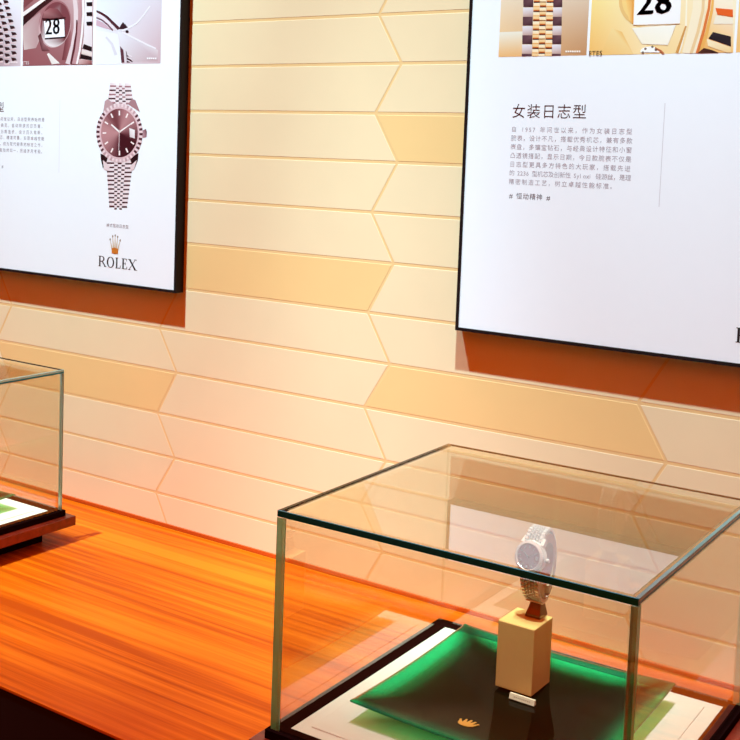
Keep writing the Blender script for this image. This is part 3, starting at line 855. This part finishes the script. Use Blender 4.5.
ll = ['自 1945 年问世以来，日志型腕表始终是', '经典腕表的典范，自动转换的日历窗，', '凸透镜放大日期显示，设计历久常新，', '搭载先进机芯，精准可靠，实现卓越性能', '与优雅风格，成为现代腕表的标志之作，', '其外观与功能始终如一，历经岁月考验。']
for q, (t, y) in enumerate(zip(ll, (119.5, 126.0, 132.5, 138.5, 145.0, 151.5))):
    gx, gz = on_wall(45.2-q*.1, y, PYP)
    full = sum(.5 if c == ' ' else (1 if ord(c) > 0x2000 else .55) for c in t)
    A.text(t, gx-2.34, gz-.045, .105, (150,134,144), 1, pitch=2.34/full)
A.done('paragraph_text', sheet_l, off_l)
A = Print(); gx, gz = on_wall(3, 168, PYP)
A.text('# 恒动精神 #', gx-.80, gz, .11, (96,84,92), 1, pitch=.135)
A.done('hashtag_text', sheet_l, off_l)
A = Print(); A.put(rect(5.725-15.0, 8.16, 5.738-15.0, 9.93), (224, 217, 224), 0); A.done('divider_line', sheet_l, off_l)

# ------------------------------------------------------------------ light
def spot(name, loc, target, power, size=70, blend=.8, rad=.03, col=(1, .93, .82)):
    l = bpy.data.lights.new(name, 'SPOT'); l.energy = power; l.spot_size = math.radians(size); l.spot_blend = blend; l.shadow_soft_size = rad; l.color = col
    o = bpy.data.objects.new(name, l); COL.objects.link(o); o.location = W(*loc)
    d = W(*target) - W(*loc); o.rotation_euler = d.to_track_quat('-Z', 'Y').to_euler()
    return o
LC = (.54, .88, .97)
spot('ceiling_spotlight', (-10, -15, 52), (-7.2, 0, 4.0), 1370, 28, 1.0, col=LC)
spot('ceiling_spotlight', (8, -15, 52), (4.6, 0, 8.0), 1150, 20.5, 1.0, col=LC)
spot('case_spotlight', (6.0, -7.5, 52), (5.0, -5.3, 0), 400, 11.5, .7, col=(.62, .86, .92))
spot('case_spotlight', (-8.5, -7.5, 52), (-9.4, -5.0, 0), 260, 10.5, .7, col=(.62, .86, .98))

# orange ambient fill added from overhead, kept dark towards the horizon for the glass reflections
w = bpy.data.worlds.new('room_ambience'); S.world = w; w.use_nodes = True
nt = w.node_tree; bg = nt.nodes['Background']; bg.inputs[0].default_value = (1.0, .12, .004, 1)
tc = nt.nodes.new('ShaderNodeTexCoord'); sp = nt.nodes.new('ShaderNodeSeparateXYZ'); mr = nt.nodes.new('ShaderNodeMapRange')
mr.interpolation_type = 'SMOOTHSTEP'; mr.inputs['From Min'].default_value = .10; mr.inputs['From Max'].default_value = .65; mr.inputs['To Min'].default_value = .03; mr.inputs['To Max'].default_value = 1.15
nt.links.new(tc.outputs['Generated'], sp.inputs[0]); nt.links.new(sp.outputs['Z'], mr.inputs['Value']); nt.links.new(mr.outputs[0], bg.inputs[1])

# ------------------------------------------------------------------ camera
cam = bpy.data.cameras.new('camera'); co = bpy.data.objects.new('camera', cam); COL.objects.link(co)
cam.sensor_width = 36; cam.lens = 36*F/740
cam.shift_x = (370-CX)/740; cam.shift_y = (CY-370)/740
cam.clip_start = .02; cam.clip_end = 50
co.matrix_world = Matrix(((R[0][0], -R[1][0], -R[2][0], CAM[0]*U), (R[0][1], -R[1][1], -R[2][1], CAM[1]*U), (R[0][2], -R[1][2], -R[2][2], CAM[2]*U+CTR), (0, 0, 0, 1)))
S.camera = co
S.cycles.transparent_max_bounces = 48
S.cycles.max_bounces = 16
S.cycles.caustics_reflective = False
S.cycles.diffuse_bounces = 6
S.cycles.glossy_bounces = 8
S.view_settings.view_transform = 'Standard'; S.view_settings.look = 'None'
S.view_settings.exposure = -0.04; S.view_settings.gamma = 1.0; S.view_settings.use_curve_mapping = False
